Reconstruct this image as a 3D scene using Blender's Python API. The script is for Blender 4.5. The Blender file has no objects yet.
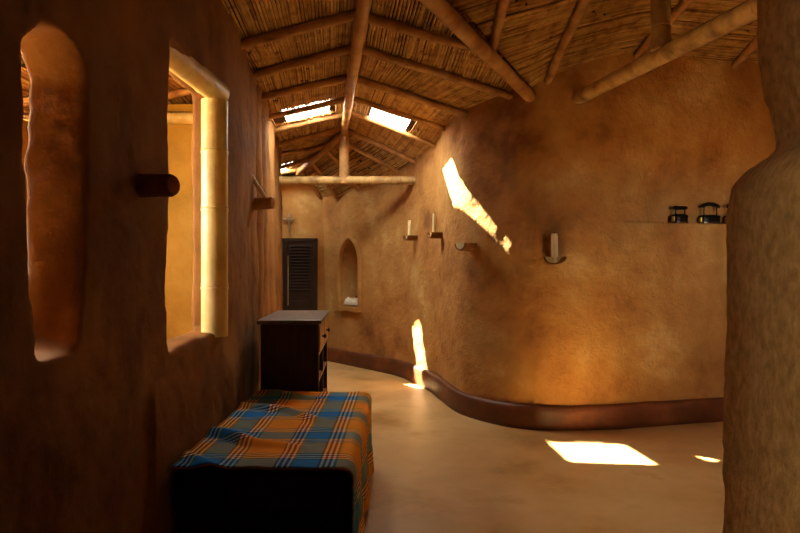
import bpy, math, random
from mathutils import Vector, noise, Matrix

random.seed(7)
S = bpy.context.scene
COL = S.collection
EYE = 1.45
F = 600.0

# ------------------------------------------------------------------ camera, light, exposure
cam = bpy.data.cameras.new('camera')
cam.sensor_fit = 'HORIZONTAL'
cam.sensor_width = 36.0
cam.lens = 36.0 * F / 800.0
cam.clip_start = 0.02
co = bpy.data.objects.new('camera', cam)
COL.objects.link(co)
co.location = (0, 0, EYE)
co.rotation_euler = (math.radians(90), 0, 0)
S.camera = co

W = bpy.data.worlds.new('sky')
S.world = W
W.use_nodes = True
wn = W.node_tree.nodes
bg = wn['Background']
bg.inputs[0].default_value = (1.0, 0.95, 0.86, 1)
bg.inputs[1].default_value = 15.0

sd = bpy.data.lights.new('sun', 'SUN')
sd.energy = 55.0
sd.color = (1.0, 0.90, 0.70)
sd.angle = math.radians(0.9)
so = bpy.data.objects.new('sun', sd)
COL.objects.link(so)
SUN = Vector((0.812, -0.607, -1.0))
so.rotation_euler = SUN.to_track_quat('-Z', 'Y').to_euler()

S.view_settings.view_transform = 'Standard'
S.view_settings.look = 'None'
S.view_settings.exposure = 1.4
S.view_settings.gamma = 1.0
S.view_settings.use_curve_mapping = False


def portal(name, loc, direction, sx, sy):
    d = bpy.data.lights.new(name, 'AREA')
    d.shape = 'RECTANGLE'
    d.size = sx
    d.size_y = sy
    d.cycles.is_portal = True
    o = bpy.data.objects.new(name, d)
    COL.objects.link(o)
    o.location = loc
    o.rotation_euler = Vector(direction).to_track_quat('-Z', 'Y').to_euler()


# ------------------------------------------------------------------ helpers
class MB:
    def __init__(self):
        self.v = []
        self.f = []
        self.uv = None

    def add(self, verts, faces):
        b = len(self.v)
        self.v.extend([tuple(p) for p in verts])
        self.f.extend([tuple(b + i for i in f) for f in faces])

    def box(self, x0, x1, y0, y1, z0, z1):
        vs = [(x, y, z) for x in (x0, x1) for y in (y0, y1) for z in (z0, z1)]
        self.add(vs, [(0, 1, 3, 2), (4, 6, 7, 5), (0, 4, 5, 1), (2, 3, 7, 6), (0, 2, 6, 4), (1, 5, 7, 3)])
        return self

    def obox(self, c, ax, ay, az):
        c, ax, ay, az = Vector(c), Vector(ax), Vector(ay), Vector(az)
        vs = [c + ax * i + ay * j + az * k for i in (-1, 1) for j in (-1, 1) for k in (-1, 1)]
        self.add(vs, [(0, 1, 3, 2), (4, 6, 7, 5), (0, 4, 5, 1), (2, 3, 7, 6), (0, 2, 6, 4), (1, 5, 7, 3)])
        return self

    def tube(self, path, radii, sides=12, caps=True, phase=0.0, arc=None, squash=1.0):
        path = [Vector(p) for p in path]
        n = len(path)
        if not isinstance(radii, (list, tuple)):
            radii = [radii] * n
        t0 = (path[1] - path[0]).normalized()
        up = Vector((0, 0, 1)) if abs(t0.z) < 0.9 else Vector((1, 0, 0))
        vs = []
        for i, p in enumerate(path):
            a = path[max(0, i - 1)]
            b = path[min(n - 1, i + 1)]
            t = (b - a)
            t = t.normalized() if t.length > 1e-9 else t0
            s = t.cross(up).normalized()
            u = s.cross(t).normalized()
            for k in range(sides):
                th = 2 * math.pi * k / sides + phase
                vs.append(p + (s * math.cos(th) + u * math.sin(th) * squash) * radii[i])
        fs = []
        for i in range(n - 1):
            for k in range(sides):
                k2 = (k + 1) % sides
                fs.append((i * sides + k, i * sides + k2, (i + 1) * sides + k2, (i + 1) * sides + k))
        if caps:
            fs.append(tuple(range(sides))[::-1])
            fs.append(tuple((n - 1) * sides + k for k in range(sides)))
        self.add(vs, fs)
        return self

    def lathe(self, prof, c, sides=20):
        c = Vector(c)
        n = len(prof)
        vs = []
        for r, z in prof:
            for k in range(sides):
                th = 2 * math.pi * k / sides
                vs.append(c + Vector((r * math.cos(th), r * math.sin(th), z)))
        fs = []
        for i in range(n - 1):
            for k in range(sides):
                k2 = (k + 1) % sides
                fs.append((i * sides + k, i * sides + k2, (i + 1) * sides + k2, (i + 1) * sides + k))
        fs.append(tuple(range(sides))[::-1])
        fs.append(tuple((n - 1) * sides + k for k in range(sides)))
        self.add(vs, fs)
        return self

    def mesh(self, name, m, smooth=None):
        me = bpy.data.meshes.new(name)
        me.from_pydata(self.v, [], self.f)
        me.update()
        if self.uv:
            ul = me.uv_layers.new(name='UVMap')
            for li, l in enumerate(me.loops):
                ul.data[li].uv = self.uv[l.vertex_index]
        if m:
            me.materials.append(m)
        if smooth is not None:
            me.polygons.foreach_set('use_smooth', [True] * len(me.polygons))
            if smooth < 180:
                try:
                    me.set_sharp_from_angle(angle=math.radians(smooth))
                except Exception:
                    pass
        return me

    def build(self, name, m, parent=None, smooth=None, bevel=0.0, label=None):
        me = self.mesh(name, m, smooth)
        o = bpy.data.objects.new(name, me)
        COL.objects.link(o)
        if parent:
            o.parent = parent
        if bevel:
            b = o.modifiers.new('bevel', 'BEVEL')
            b.width = bevel
            b.segments = 2
            b.limit_method = 'ANGLE'
        if label:
            o['label'] = label
        return o


def tag(o, label, cat, group=None):
    o['label'] = label
    o['category'] = cat
    if group:
        o['group'] = group
    return o


def thing(name, label, cat, loc=(0, 0, 0), rz=0.0, group=None):
    o = bpy.data.objects.new(name, None)
    o.empty_display_size = 0.05
    COL.objects.link(o)
    o.location = loc
    o.rotation_euler = (0, 0, rz)
    return tag(o, label, cat, group)


def struct(o, label=None):
    o['kind'] = 'structure'
    if label:
        o['label'] = label
    return o


def lerp(a, b, t):
    return a + (b - a) * t


def sstep(a, b, x):
    t = max(0.0, min(1.0, (x - a) / (b - a)))
    return t * t * (3 - 2 * t)


def fbm(p, octs=4):
    s, a, f = 0.0, 1.0, 1.0
    for _ in range(octs):
        s += a * noise.noise(Vector(p) * f)
        a *= 0.5
        f *= 2.03
    return s


def interp(x, pts):
    if x <= pts[0][0]:
        return pts[0][1]
    for (a, b), (c, d) in zip(pts, pts[1:]):
        if x <= c:
            return b + (d - b) * (x - a) / (c - a)
    return pts[-1][1]


def catmull(pts, per):
    out = []
    P = [Vector(p) for p in pts]
    n = len(P)
    for i in range(n - 1):
        p0 = P[i - 1] if i > 0 else P[0] * 2 - P[1]
        p1, p2 = P[i], P[i + 1]
        p3 = P[i + 2] if i + 2 < n else P[-1] * 2 - P[-2]
        m = max(2, int((p2 - p1).length / per))
        for k in range(m):
            t = k / m
            out.append(0.5 * ((2 * p1) + (p2 - p0) * t + (2 * p0 - 5 * p1 + 4 * p2 - p3) * t * t
                              + (3 * p1 - p0 - 3 * p2 + p3) * t ** 3))
    out.append(P[-1])
    return out


# ------------------------------------------------------------------ materials
def srgb(r, g, b):
    f = lambda c: ((c / 255 + 0.055) / 1.055) ** 2.4 if c > 10 else c / 255 / 12.92
    return (f(r), f(g), f(b), 1)


def mat(name, cols, scale=3.0, rough=0.8, bump=0.0, bscale=20.0, stretch=(1, 1, 1), spec=0.3, detail=6.0,
        fine=0.0, fscale=90.0, metal=0.0, dist=0.02, rot=None, rvar=0.0):
    m = bpy.data.materials.new(name)
    m.use_nodes = True
    nt = m.node_tree
    N, L = nt.nodes, nt.links
    b = N['Principled BSDF']
    b.inputs['Roughness'].default_value = rough
    b.inputs['Specular IOR Level'].default_value = spec
    b.inputs['Metallic'].default_value = metal
    if len(cols) == 1:
        b.inputs['Base Color'].default_value = cols[0]
    tc = N.new('ShaderNodeTexCoord')
    mp = N.new('ShaderNodeMapping')
    mp.inputs['Scale'].default_value = stretch
    if rot:
        mp.inputs['Rotation'].default_value = rot
    L.new(tc.outputs['Object'], mp.inputs['Vector'])
    if len(cols) > 1:
        nz = N.new('ShaderNodeTexNoise')
        nz.inputs['Scale'].default_value = scale
        nz.inputs['Detail'].default_value = detail
        nz.inputs['Roughness'].default_value = 0.6
        L.new(mp.outputs[0], nz.inputs['Vector'])
        cr = N.new('ShaderNodeValToRGB')
        el = cr.color_ramp.elements
        n = len(cols)
        pos = [0.30 + 0.42 * i / (n - 1) for i in range(n)]
        el[0].position, el[0].color = pos[0], cols[0]
        el[1].position, el[1].color = pos[-1], cols[-1]
        for i in range(1, n - 1):
            e = el.new(pos[i])
            e.color = cols[i]
        L.new(nz.outputs['Fac'], cr.inputs[0])
        L.new(cr.outputs[0], b.inputs['Base Color'])
        if rvar:
            mr = N.new('ShaderNodeMapRange')
            mr.inputs['From Min'].default_value = 0.3
            mr.inputs['From Max'].default_value = 0.7
            mr.inputs['To Min'].default_value = rough - rvar
            mr.inputs['To Max'].default_value = rough + rvar
            L.new(nz.outputs['Fac'], mr.inputs['Value'])
            L.new(mr.outputs[0], b.inputs['Roughness'])
    if bump:
        n2 = N.new('ShaderNodeTexNoise')
        n2.inputs['Scale'].default_value = bscale
        n2.inputs['Detail'].default_value = 8
        n2.inputs['Roughness'].default_value = 0.65
        L.new(mp.outputs[0], n2.inputs['Vector'])
        bp = N.new('ShaderNodeBump')
        bp.inputs['Strength'].default_value = bump
        bp.inputs['Distance'].default_value = dist
        L.new(n2.outputs['Fac'], bp.inputs['Height'])
        L.new(bp.outputs[0], b.inputs['Normal'])
    return m


M = {}
M['clay'] = mat('ochre_clay_plaster', [srgb(142, 94, 50), srgb(184, 130, 70), srgb(200, 150, 84), srgb(224, 184, 122)],
                scale=1.7, rough=0.85, bump=0.8, bscale=16.0, spec=0.2, dist=0.03)
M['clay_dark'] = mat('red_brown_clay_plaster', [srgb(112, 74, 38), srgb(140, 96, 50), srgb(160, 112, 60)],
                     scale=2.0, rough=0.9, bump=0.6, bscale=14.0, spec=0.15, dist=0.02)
M['clay_rough'] = mat('coarse_straw_clay', [srgb(146, 104, 50), srgb(176, 130, 68), srgb(198, 152, 86)],
                      scale=24.0, rough=0.92, bump=0.8, bscale=38.0, spec=0.15, dist=0.015)
M['clay_yellow'] = mat('yellow_ochre_clay', [srgb(180, 138, 54), srgb(200, 158, 66), srgb(214, 174, 84)],
                       scale=2.5, rough=0.9, bump=0.4, bscale=16.0, spec=0.15)
M['skirt'] = mat('dark_red_polished_clay', [srgb(82, 44, 24), srgb(108, 60, 32), srgb(146, 86, 46)],
                 scale=3.0, rough=0.5, bump=0.35, bscale=12.0, spec=0.4, rvar=0.1)
M['floor'] = mat('polished_earth_floor', [srgb(178, 136, 78), srgb(210, 168, 106), srgb(222, 184, 124), srgb(202, 154, 90)],
                 scale=1.5, rough=0.42, bump=0.12, bscale=7.0, spec=0.45, rvar=0.1)
M['ground'] = mat('dry_sandy_ground', [srgb(190, 150, 100), srgb(214, 178, 126)], scale=1.0, rough=0.95)
M['reed'] = mat('dry_reed', [srgb(150, 106, 56), srgb(200, 152, 88), srgb(224, 182, 112), srgb(184, 134, 70)],
                scale=9.0, rough=0.65, bump=0.3, bscale=60.0, spec=0.3)


def per_island(m, lo, hi):
    """each cane gets its own tone"""
    nt = m.node_tree
    N, L = nt.nodes, nt.links
    b = N['Principled BSDF']
    src = b.inputs['Base Color'].links[0].from_socket
    g = N.new('ShaderNodeNewGeometry')
    cr = N.new('ShaderNodeValToRGB')
    e = cr.color_ramp.elements
    e[0].position, e[0].color = 0.0, lo
    e[1].position, e[1].color = 1.0, hi
    k = e.new(0.22)
    k.color = tuple(lerp(a_, b_, .62) for a_, b_ in zip(lo, hi))
    L.new(g.outputs['Random Per Island'], cr.inputs[0])
    mx = N.new('ShaderNodeMixRGB')
    mx.blend_type = 'MULTIPLY'
    mx.inputs[0].default_value = 1.0
    L.new(src, mx.inputs[1])
    L.new(cr.outputs[0], mx.inputs[2])
    L.new(mx.outputs[0], b.inputs['Base Color'])


per_island(M['reed'], (.38, .32, .23, 1), (1, 1, 1, 1))
M['thatch'] = mat('dark_thatch_backing', [srgb(60, 38, 18), srgb(88, 58, 28)], scale=12.0, rough=0.95, bump=0.5)
M['pole'] = mat('weathered_bamboo', [srgb(140, 96, 52), srgb(182, 134, 78), srgb(206, 160, 98)],
                scale=6.0, rough=0.5, bump=0.2, bscale=30.0, spec=0.35)
M['bamboo'] = mat('pale_yellow_bamboo', [srgb(206, 174, 100), srgb(234, 208, 132), srgb(242, 222, 156)],
                  scale=5.0, rough=0.38, bump=0.12, bscale=30.0, spec=0.4)
M['bamboo_aged'] = mat('aged_tan_bamboo', [srgb(120, 88, 50), srgb(176, 138, 82), srgb(206, 170, 108), srgb(190, 150, 92)],
                  scale=7.0, rough=0.42, bump=0.12, bscale=30.0, spec=0.4)
M['bamboo_node'] = mat('bamboo_node_ring', [srgb(150, 112, 54)], rough=0.5)
M['log'] = mat('rough_dark_log', [srgb(96, 56, 26), srgb(134, 84, 42), srgb(160, 108, 60)], scale=10.0, rough=0.8, bump=0.5,
               bscale=30.0)
M['log_end'] = mat('reddish_cut_log_end', [srgb(128, 70, 34), srgb(170, 104, 58)], scale=24.0, rough=0.7, bump=0.3)
M['wood_dark'] = mat('dark_stained_wood', [srgb(44, 24, 14), srgb(62, 36, 20), srgb(74, 44, 26)], scale=5.0, rough=0.42,
                     stretch=(6, 6, 0.6), spec=0.4, bump=0.05)
M['wood_top'] = mat('greyish_worn_wood', [srgb(96, 74, 56), srgb(120, 96, 74)], scale=5.0, rough=0.4, stretch=(6, 1, 6), spec=0.4)
M['wood_warm'] = mat('warm_brown_wood', [srgb(140, 84, 36), srgb(170, 106, 48)], scale=5.0, rough=0.5, stretch=(6, 1, 6))
M['door'] = mat('dark_brown_door_wood', [srgb(46, 30, 20), srgb(64, 42, 28)], scale=5.0, rough=0.55, stretch=(8, 8, 0.8), bump=0.1)
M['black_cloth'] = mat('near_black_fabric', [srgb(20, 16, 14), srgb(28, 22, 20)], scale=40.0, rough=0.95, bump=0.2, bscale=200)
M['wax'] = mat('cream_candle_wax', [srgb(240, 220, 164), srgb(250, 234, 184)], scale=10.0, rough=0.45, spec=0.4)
M['wick'] = mat('black_wick', [srgb(24, 20, 18)], rough=0.9)
M['iron'] = mat('blackened_cast_iron', [srgb(26, 24, 23), srgb(44, 40, 36)], scale=20.0, rough=0.45, metal=0.7, bump=0.1, spec=0.5)
M['iron_base'] = mat('worn_steel_base', [srgb(96, 86, 70), srgb(130, 116, 92)], scale=20.0, rough=0.35, metal=0.9)
M['grip'] = mat('black_painted_grip', [srgb(18, 15, 14)], rough=0.5)
M['brass'] = mat('old_brass', [srgb(190, 150, 70), srgb(214, 178, 96)], scale=20.0, rough=0.35, metal=1.0)
M['silver'] = mat('tarnished_pale_metal', [srgb(170, 150, 112), srgb(206, 188, 150)], scale=30.0, rough=0.4, metal=0.8)
M['white'] = mat('pale_cloth', [srgb(222, 208, 184), srgb(238, 226, 206)], scale=10.0, rough=0.9, bump=0.3)
M['terracotta'] = mat('reddish_terracotta', [srgb(150, 84, 48), srgb(178, 106, 64)], scale=8.0, rough=0.8)


def glass_mat():
    m = bpy.data.materials.new('clear_roof_glass')
    m.use_nodes = True
    nt = m.node_tree
    N, L = nt.nodes, nt.links
    N.remove(N['Principled BSDF'])
    t = N.new('ShaderNodeBsdfTransparent')
    t.inputs[0].default_value = (0.94, 0.95, 0.94, 1)
    g = N.new('ShaderNodeBsdfGlossy')
    g.inputs['Roughness'].default_value = 0.02
    mx = N.new('ShaderNodeMixShader')
    mx.inputs[0].default_value = 0.06
    L.new(t.outputs[0], mx.inputs[1])
    L.new(g.outputs[0], mx.inputs[2])
    L.new(mx.outputs[0], N['Material Output'].inputs[0])
    return m


M['glass'] = glass_mat()


def plaid_mat():
    m = bpy.data.materials.new('orange_blue_plaid_cotton')
    m.use_nodes = True
    nt = m.node_tree
    N, L = nt.nodes, nt.links
    b = N['Principled BSDF']
    b.inputs['Roughness'].default_value = 0.85
    b.inputs['Specular IOR Level'].default_value = 0.2
    uv = N.new('ShaderNodeUVMap')
    sp = N.new('ShaderNodeSeparateXYZ')
    L.new(uv.outputs[0], sp.inputs[0])
    orange, white, maroon = srgb(222, 150, 48), srgb(244, 230, 204), srgb(84, 30, 24)
    blue, navy, olive = srgb(20, 122, 206), srgb(24, 34, 60), srgb(104, 92, 52)
    stops = [(0.0, orange), (0.29, maroon), (0.31, white), (0.335, maroon), (0.365, white), (0.39, maroon), (0.42, white), (0.445, olive),
             (0.47, blue), (0.72, navy), (0.745, white), (0.77, maroon), (0.80, white), (0.825, maroon), (0.855, white), (0.88, olive), (0.91, orange)]

    def ramp(sock):
        f = N.new('ShaderNodeMath')
        f.operation = 'FRACT'
        L.new(sock, f.inputs[0])
        cr = N.new('ShaderNodeValToRGB')
        cr.color_ramp.interpolation = 'CONSTANT'
        el = cr.color_ramp.elements
        el[0].position, el[0].color = stops[0]
        el[1].position, el[1].color = stops[-1]
        for p, c in stops[1:-1]:
            e = el.new(p)
            e.color = c
        L.new(f.outputs[0], cr.inputs[0])
        return cr.outputs[0]
    ra, rb = ramp(sp.outputs[0]), ramp(sp.outputs[1])
    mx = N.new('ShaderNodeMixRGB')
    mx.blend_type = 'MULTIPLY'
    mx.inputs[0].default_value = 1.0
    L.new(ra, mx.inputs[1])
    L.new(rb, mx.inputs[2])
    gm = N.new('ShaderNodeGamma')
    gm.inputs[1].default_value = 0.5
    L.new(mx.outputs[0], gm.inputs[0])
    av = N.new('ShaderNodeMixRGB')
    av.inputs[0].default_value = 0.5
    L.new(ra, av.inputs[1])
    L.new(rb, av.inputs[2])
    m2 = N.new('ShaderNodeMixRGB')
    m2.inputs[0].default_value = 0.42
    L.new(gm.outputs[0], m2.inputs[1])
    L.new(av.outputs[0], m2.inputs[2])
    hs = N.new('ShaderNodeHueSaturation')
    hs.inputs['Saturation'].default_value = 1.15
    hs.inputs['Value'].default_value = 1.2
    L.new(m2.outputs[0], hs.inputs['Color'])
    L.new(hs.outputs[0], b.inputs['Base Color'])
    nz = N.new('ShaderNodeTexNoise')
    nz.inputs['Scale'].default_value = 25
    bp = N.new('ShaderNodeBump')
    bp.inputs['Strength'].default_value = 0.15
    L.new(nz.outputs[0], bp.inputs['Height'])
    L.new(bp.outputs[0], b.inputs['Normal'])
    return m


M['plaid'] = plaid_mat()

# ------------------------------------------------------------------ floor and ground
fl = MB()
fl.add([(-3.4, -1.6, 0), (4.7, -1.6, 0), (4.7, 10.0, 0), (-3.4, 10.0, 0), (-3.4, -1.6, -.1), (4.7, -1.6, -.1), (4.7, 10.0, -.1), (-3.4, 10.0, -.1)],
       [(0, 1, 2, 3), (4, 7, 6, 5), (0, 4, 5, 1), (1, 5, 6, 2), (2, 6, 7, 3), (3, 7, 4, 0)])
struct(fl.build('floor', M['floor']), 'polished mottled earth floor')
gd = MB().box(-25, 25, -14, 24, -0.3, -0.105)
struct(gd.build('ground', M['ground']), 'dry sandy ground outside')

# ------------------------------------------------------------------ right hand curved wall  (x, y at floor, roof contact z above eye)
RW = [(-1.25, 9.38, 1.08), (-.98, 9.06, 1.05), (-.63, 8.65, 1.14), (-.07, 7.98, 1.27), (.15, 7.5, 1.32), (.34, 6.96, 1.42),
      (.43, 6.54, 1.49), (.59, 5.9, 1.51), (.91, 5.47, 1.58), (1.13, 5.34, 1.56), (1.325, 5.3, 1.69), (1.865, 5.33, 1.87),
      (2.16, 5.4, 1.94), (3.19, 5.66, 1.94), (4.5, 6.0, 1.95)]
RWP = catmull([(-1.45, 9.7, 1.05)] + RW, 0.02)
# resample to even arc length
_acc = [0.0]
for a, b in zip(RWP, RWP[1:]):
    _acc.append(_acc[-1] + (b - a).to_2d().length)


def rw_at(s):
    lo, hi = 0, len(_acc) - 1
    while hi - lo > 1:
        mid = (lo + hi) // 2
        if _acc[mid] <= s:
            lo = mid
        else:
            hi = mid
    t = (s - _acc[lo]) / max(1e-9, _acc[hi] - _acc[lo])
    p = RWP[lo].lerp(RWP[hi], t)
    i0, i1 = max(0, lo - 8), min(len(RWP) - 1, hi + 8)
    d = (RWP[i1] - RWP[i0]).to_2d().normalized()
    return p, d, Vector((d.y, -d.x))


def rw_px(px):
    """arc length where the wall is seen along image column px"""
    best = None
    for k in range(len(RWP)):
        p = RWP[k]
        e = abs(400 + F * p.x / p.y - px)
        if best is None or e < best[0]:
            best = (e, _acc[k])
    return best[1]


LEN = _acc[-1]
LEDGE = EYE + 0.403
s_niche = rw_px(347)
NZ0, NZ1 = EYE - 0.58, EYE + 0.40
NW = 0.228
AR = 0.30


def in_niche(ds, z):
    if z < NZ0 or z > NZ1:
        return False
    spring = NZ1 - AR
    if z < spring:
        return abs(ds) < NW
    # pointed arch of two arcs
    h = z - spring
    R = (AR ** 2 + NW ** 2) / (2 * NW)
    w = math.sqrt(max(0, R * R - h * h)) - (R - NW)
    return abs(ds) < w


DS = 0.02
ns = int(LEN / DS)
zs = []
z = 0.0
while z < 3.56:
    zs.append(z)
    z += 0.02
zs = [q for q in zs if abs(q - LEDGE) > 0.009] + [LEDGE - 0.0015, LEDGE + 0.0015]
zs.sort()
nz_ = len(zs)
s_bulge = rw_px(503)
s_led0, s_led1 = rw_px(622), rw_px(680)
wm = MB()
vs = []
for i in range(ns + 1):
    s = LEN * i / ns
    p, d, n = rw_at(s)
    top = EYE + p.z + 0.12
    for zz in zs:
        zc = min(zz, top)
        q = Vector((p.x, p.y, zc))
        off = -0.05 - 0.06 * sstep(.35, 1.1, zc) * math.exp(-((s - s_bulge) / .45) ** 2)
        off += 0.022 * fbm((p.x * 1.3, p.y * 1.3, zc * 1.3), 2) + 0.007 * fbm((p.x * 7, p.y * 7, zc * 7), 3)
        # big soft swell of the bulge and vertical folds towards the corridor
        off += 0.012 * math.sin(s * 7.0 + 0.5 * math.sin(zc * 2)) * sstep(rw_px(480), rw_px(420), s) if s < rw_px(470) else 0
        if zc > LEDGE:
            k = sstep(s_led0, s_led1, s)
            off -= 0.13 * k * (1 - sstep(LEDGE + 0.1, LEDGE + 1.1, zc))
        elif s > s_led0:
            off += 0.01 * sstep(s_led0, s_led1, s) * sstep(LEDGE - 0.2, LEDGE, zc)
        if in_niche(s - s_niche, zc):
            off -= 0.39
        vs.append((p.x + n.x * off, p.y + n.y * off, zc))
fs = []
for i in range(ns):
    for j in range(nz_ - 1):
        a = i * nz_ + j
        fs.append((a, a + nz_, a + nz_ + 1, a + 1))
wm.add(vs, fs)
b0 = len(wm.v)
for i in range(ns + 1):
    p, d, n = rw_at(LEN * i / ns)
    for zz in (0.0, EYE + p.z + 0.12):
        wm.v.append((p.x - n.x * 0.5, p.y - n.y * 0.5, zz))
for i in range(ns):
    a, b = b0 + 2 * i, b0 + 2 * i + 2
    wm.f.append((a, a + 1, b + 1, b))
    wm.f.append((a + 1, i * nz_ + nz_ - 1, (i + 1) * nz_ + nz_ - 1, b + 1))
struct(wm.build('wall_right', M['clay'], smooth=180), 'curved ochre clay wall with arched niche and ledge')

# dark red plinth band along the foot of it
bb = MB()
vs = []
prof = [(-.07, 0.0), (0.0, 0.0), (0.004, 0.05), (0.002, 0.15), (-.004, 0.19), (-.018, 0.206), (-.04, 0.213), (-.09, 0.215)]
nb = int(LEN / 0.04)
for i in range(nb + 1):
    s = LEN * i / nb
    p, d, n = rw_at(s)
    hh = 0.012 * fbm((s * 1.2, 3.1, 0), 3)
    for o_, z_ in prof:
        w_ = 0.006 * fbm((s * 2.5, z_ * 4, 8.0), 3) if z_ > 0 else 0
        vs.append((p.x + n.x * (o_ + w_), p.y + n.y * (o_ + w_), z_ * (1 + hh * 3) + (hh if z_ > .1 else 0)))
k = len(prof)
fs = [(i * k + j, (i + 1) * k + j, (i + 1) * k + j + 1, i * k + j + 1) for i in range(nb) for j in range(k - 1)]
bb.add(vs, fs)
struct(bb.build('baseboard_right', M['skirt'], smooth=180), 'dark red clay band along the foot of the curved wall')


# moulded frame round the niche
def niche_frame():
    pts = []
    spring = NZ1 - AR
    R = (AR ** 2 + NW ** 2) / (2 * NW)
    g = 0.03
    for k in range(8):
        pts.append((NW + g, lerp(NZ0 - .03, spring, k / 8)))
    for k in range(11):
        h = AR * k / 10
        w = math.sqrt(max(0, R * R - h * h)) - (R - NW)
        pts.append((w + g * (1 - k / 12), spring + h + g * k / 10))
    pts = [(-x, z_) for x, z_ in pts][:-1] + [(0.0, pts[-1][1])] + pts[:-1][::-1]
    path = []
    for ds, z_ in pts:
        p, d, n = rw_at(s_niche + ds)
        path.append((p.x + n.x * -0.045, p.y + n.y * -0.045, z_))
    mb = MB()
    mb.tube(path, 0.037, 10)
    # small sill
    p, d, n = rw_at(s_niche)
    c = Vector((p.x - n.x * 0.03, p.y - n.y * 0.03, NZ0 - 0.045))
    mb.obox(c, Vector((d.x, d.y, 0)) * 0.27, Vector((n.x, n.y, 0)) * 0.05, (0, 0, .03))
    return mb.build('trim_1', M['clay'], smooth=50)


struct(niche_frame(), 'raised clay moulding round the pointed niche')


# ------------------------------------------------------------------ voxel finished adobe walls
def adobe(name, mb_list, cutters, m, voxel=0.02, disp=None, smooth_it=4):
    me = bpy.data.meshes.new(name)
    mb = mb_list
    me.from_pydata(mb.v, [], mb.f)
    o = bpy.data.objects.new(name, me)
    COL.objects.link(o)
    cos = []
    for c in cutters:
        cm = bpy.data.meshes.new('cut')
        cm.from_pydata(c.v, [], c.f)
        c_o = bpy.data.objects.new('cut', cm)
        COL.objects.link(c_o)
        cos.append(c_o)
        md = o.modifiers.new('b', 'BOOLEAN')
        md.operation = 'DIFFERENCE'
        md.solver = 'EXACT'
        md.use_self = True
        md.object = c_o
    r = o.modifiers.new('r', 'REMESH')
    r.mode = 'VOXEL'
    r.voxel_size = voxel
    sm = o.modifiers.new('s', 'SMOOTH')
    sm.iterations = smooth_it
    sm.factor = 0.5
    dg = bpy.context.evaluated_depsgraph_get()
    ev = o.evaluated_get(dg)
    nm = bpy.data.meshes.new_from_object(ev)
    for c_o in cos:
        bpy.data.objects.remove(c_o)
    bpy.data.objects.remove(o)
    if disp:
        ns_ = [v.normal.copy() for v in nm.vertices]
        for v, n in zip(nm.vertices, ns_):
            v.co = v.co + n * disp(v.co, n)
    nm.name = name
    nm.materials.clear()
    nm.materials.append(m)
    nm.polygons.foreach_set('use_smooth', [True] * len(nm.polygons))
    o = bpy.data.objects.new(name, nm)
    COL.objects.link(o)
    return struct(o)


LW = [(-1.5, -1.08), (1.5, -1.08), (3.0, -1.08), (3.9, -1.09), (4.45, -1.16), (5.5, -1.29), (6.5, -1.41), (8.0, -1.60)]


def lwx(y):
    return interp(y, LW)


TH = 0.21
lw = MB()
ys = [-1.5 + 9.5 * i / 60 for i in range(61)]
vs = []
for y in ys:
    x = lwx(y)
    top = EYE + 1.66
    vs += [(x, y, 0), (x, y, top), (x - TH, y, top - 0.02), (x - TH, y, 0)]
fs = []
for i in range(60):
    a, b = 4 * i, 4 * i + 4
    for k in range(4):
        k2 = (k + 1) % 4
        fs.append((a + k, a + k2, b + k2, b + k))
fs.append((0, 3, 2, 1))
fs.append((240, 241, 242, 243))
lw.add(vs, fs)


def prism_x(outline, x0, x1):
    """outline in (y, z rel eye), extruded along x"""
    m_ = MB()
    n = len(outline)
    m_.add([(x0, y, EYE + z_) for y, z_ in outline] + [(x1, y, EYE + z_) for y, z_ in outline],
           [tuple(range(n))[::-1], tuple(range(n, 2 * n))] + [(i, (i + 1) % n, n + (i + 1) % n, n + i) for i in range(n)])
    return m_


slot = [(1.80, -.29), (2.02, -.28), (2.045, -.1), (2.05, .2), (2.065, .5), (2.07, .64), (2.02, .72), (1.92, .75), (1.81, .73), (1.74, .66),
        (1.725, .5), (1.745, .2), (1.76, -.1)]
win = [(2.81, -.40), (3.72, -.39), (3.72, 1.06), (2.80, 1.06), (2.815, .4), (2.79, .0)]


def lw_disp(c, n):
    d = 0.014 * fbm(c * 2.2, 2) + 0.006 * fbm(c * 9, 3)
    if c.y > 4.3 and n.x > 0.2:
        k = sstep(4.6, 5.6, c.y) * (1 - 0.5 * sstep(EYE + .7, EYE + 1.4, c.z))
        for g, wd, dp in ((4.9, .06, .05), (5.35, .08, .085), (5.8, .09, .10), (6.4, .11, .12), (7.2, .14, .13)):
            yy = c.y - g - .05 * math.sin(c.z * 2.3 + g)
            d -= dp * k * math.exp(-(yy / wd) ** 2)
        d += .03 * k
    if 1.6 < c.y < 2.2 and -0.4 < c.z - EYE < 0.85 and n.y < -0.2:
        d += 0.009 * fbm(c * 15, 3)
    if n.x > 0.3 and c.z < EYE - .45 and 2.6 < c.y < 4.3:
        d += 0.02 * sstep(EYE - .45, EYE - .7, c.z)
    return d


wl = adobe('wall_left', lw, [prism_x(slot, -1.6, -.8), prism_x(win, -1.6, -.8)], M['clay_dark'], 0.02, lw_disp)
wl['label'] = 'dark clay partition wall with a slot and a bamboo framed opening'

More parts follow.
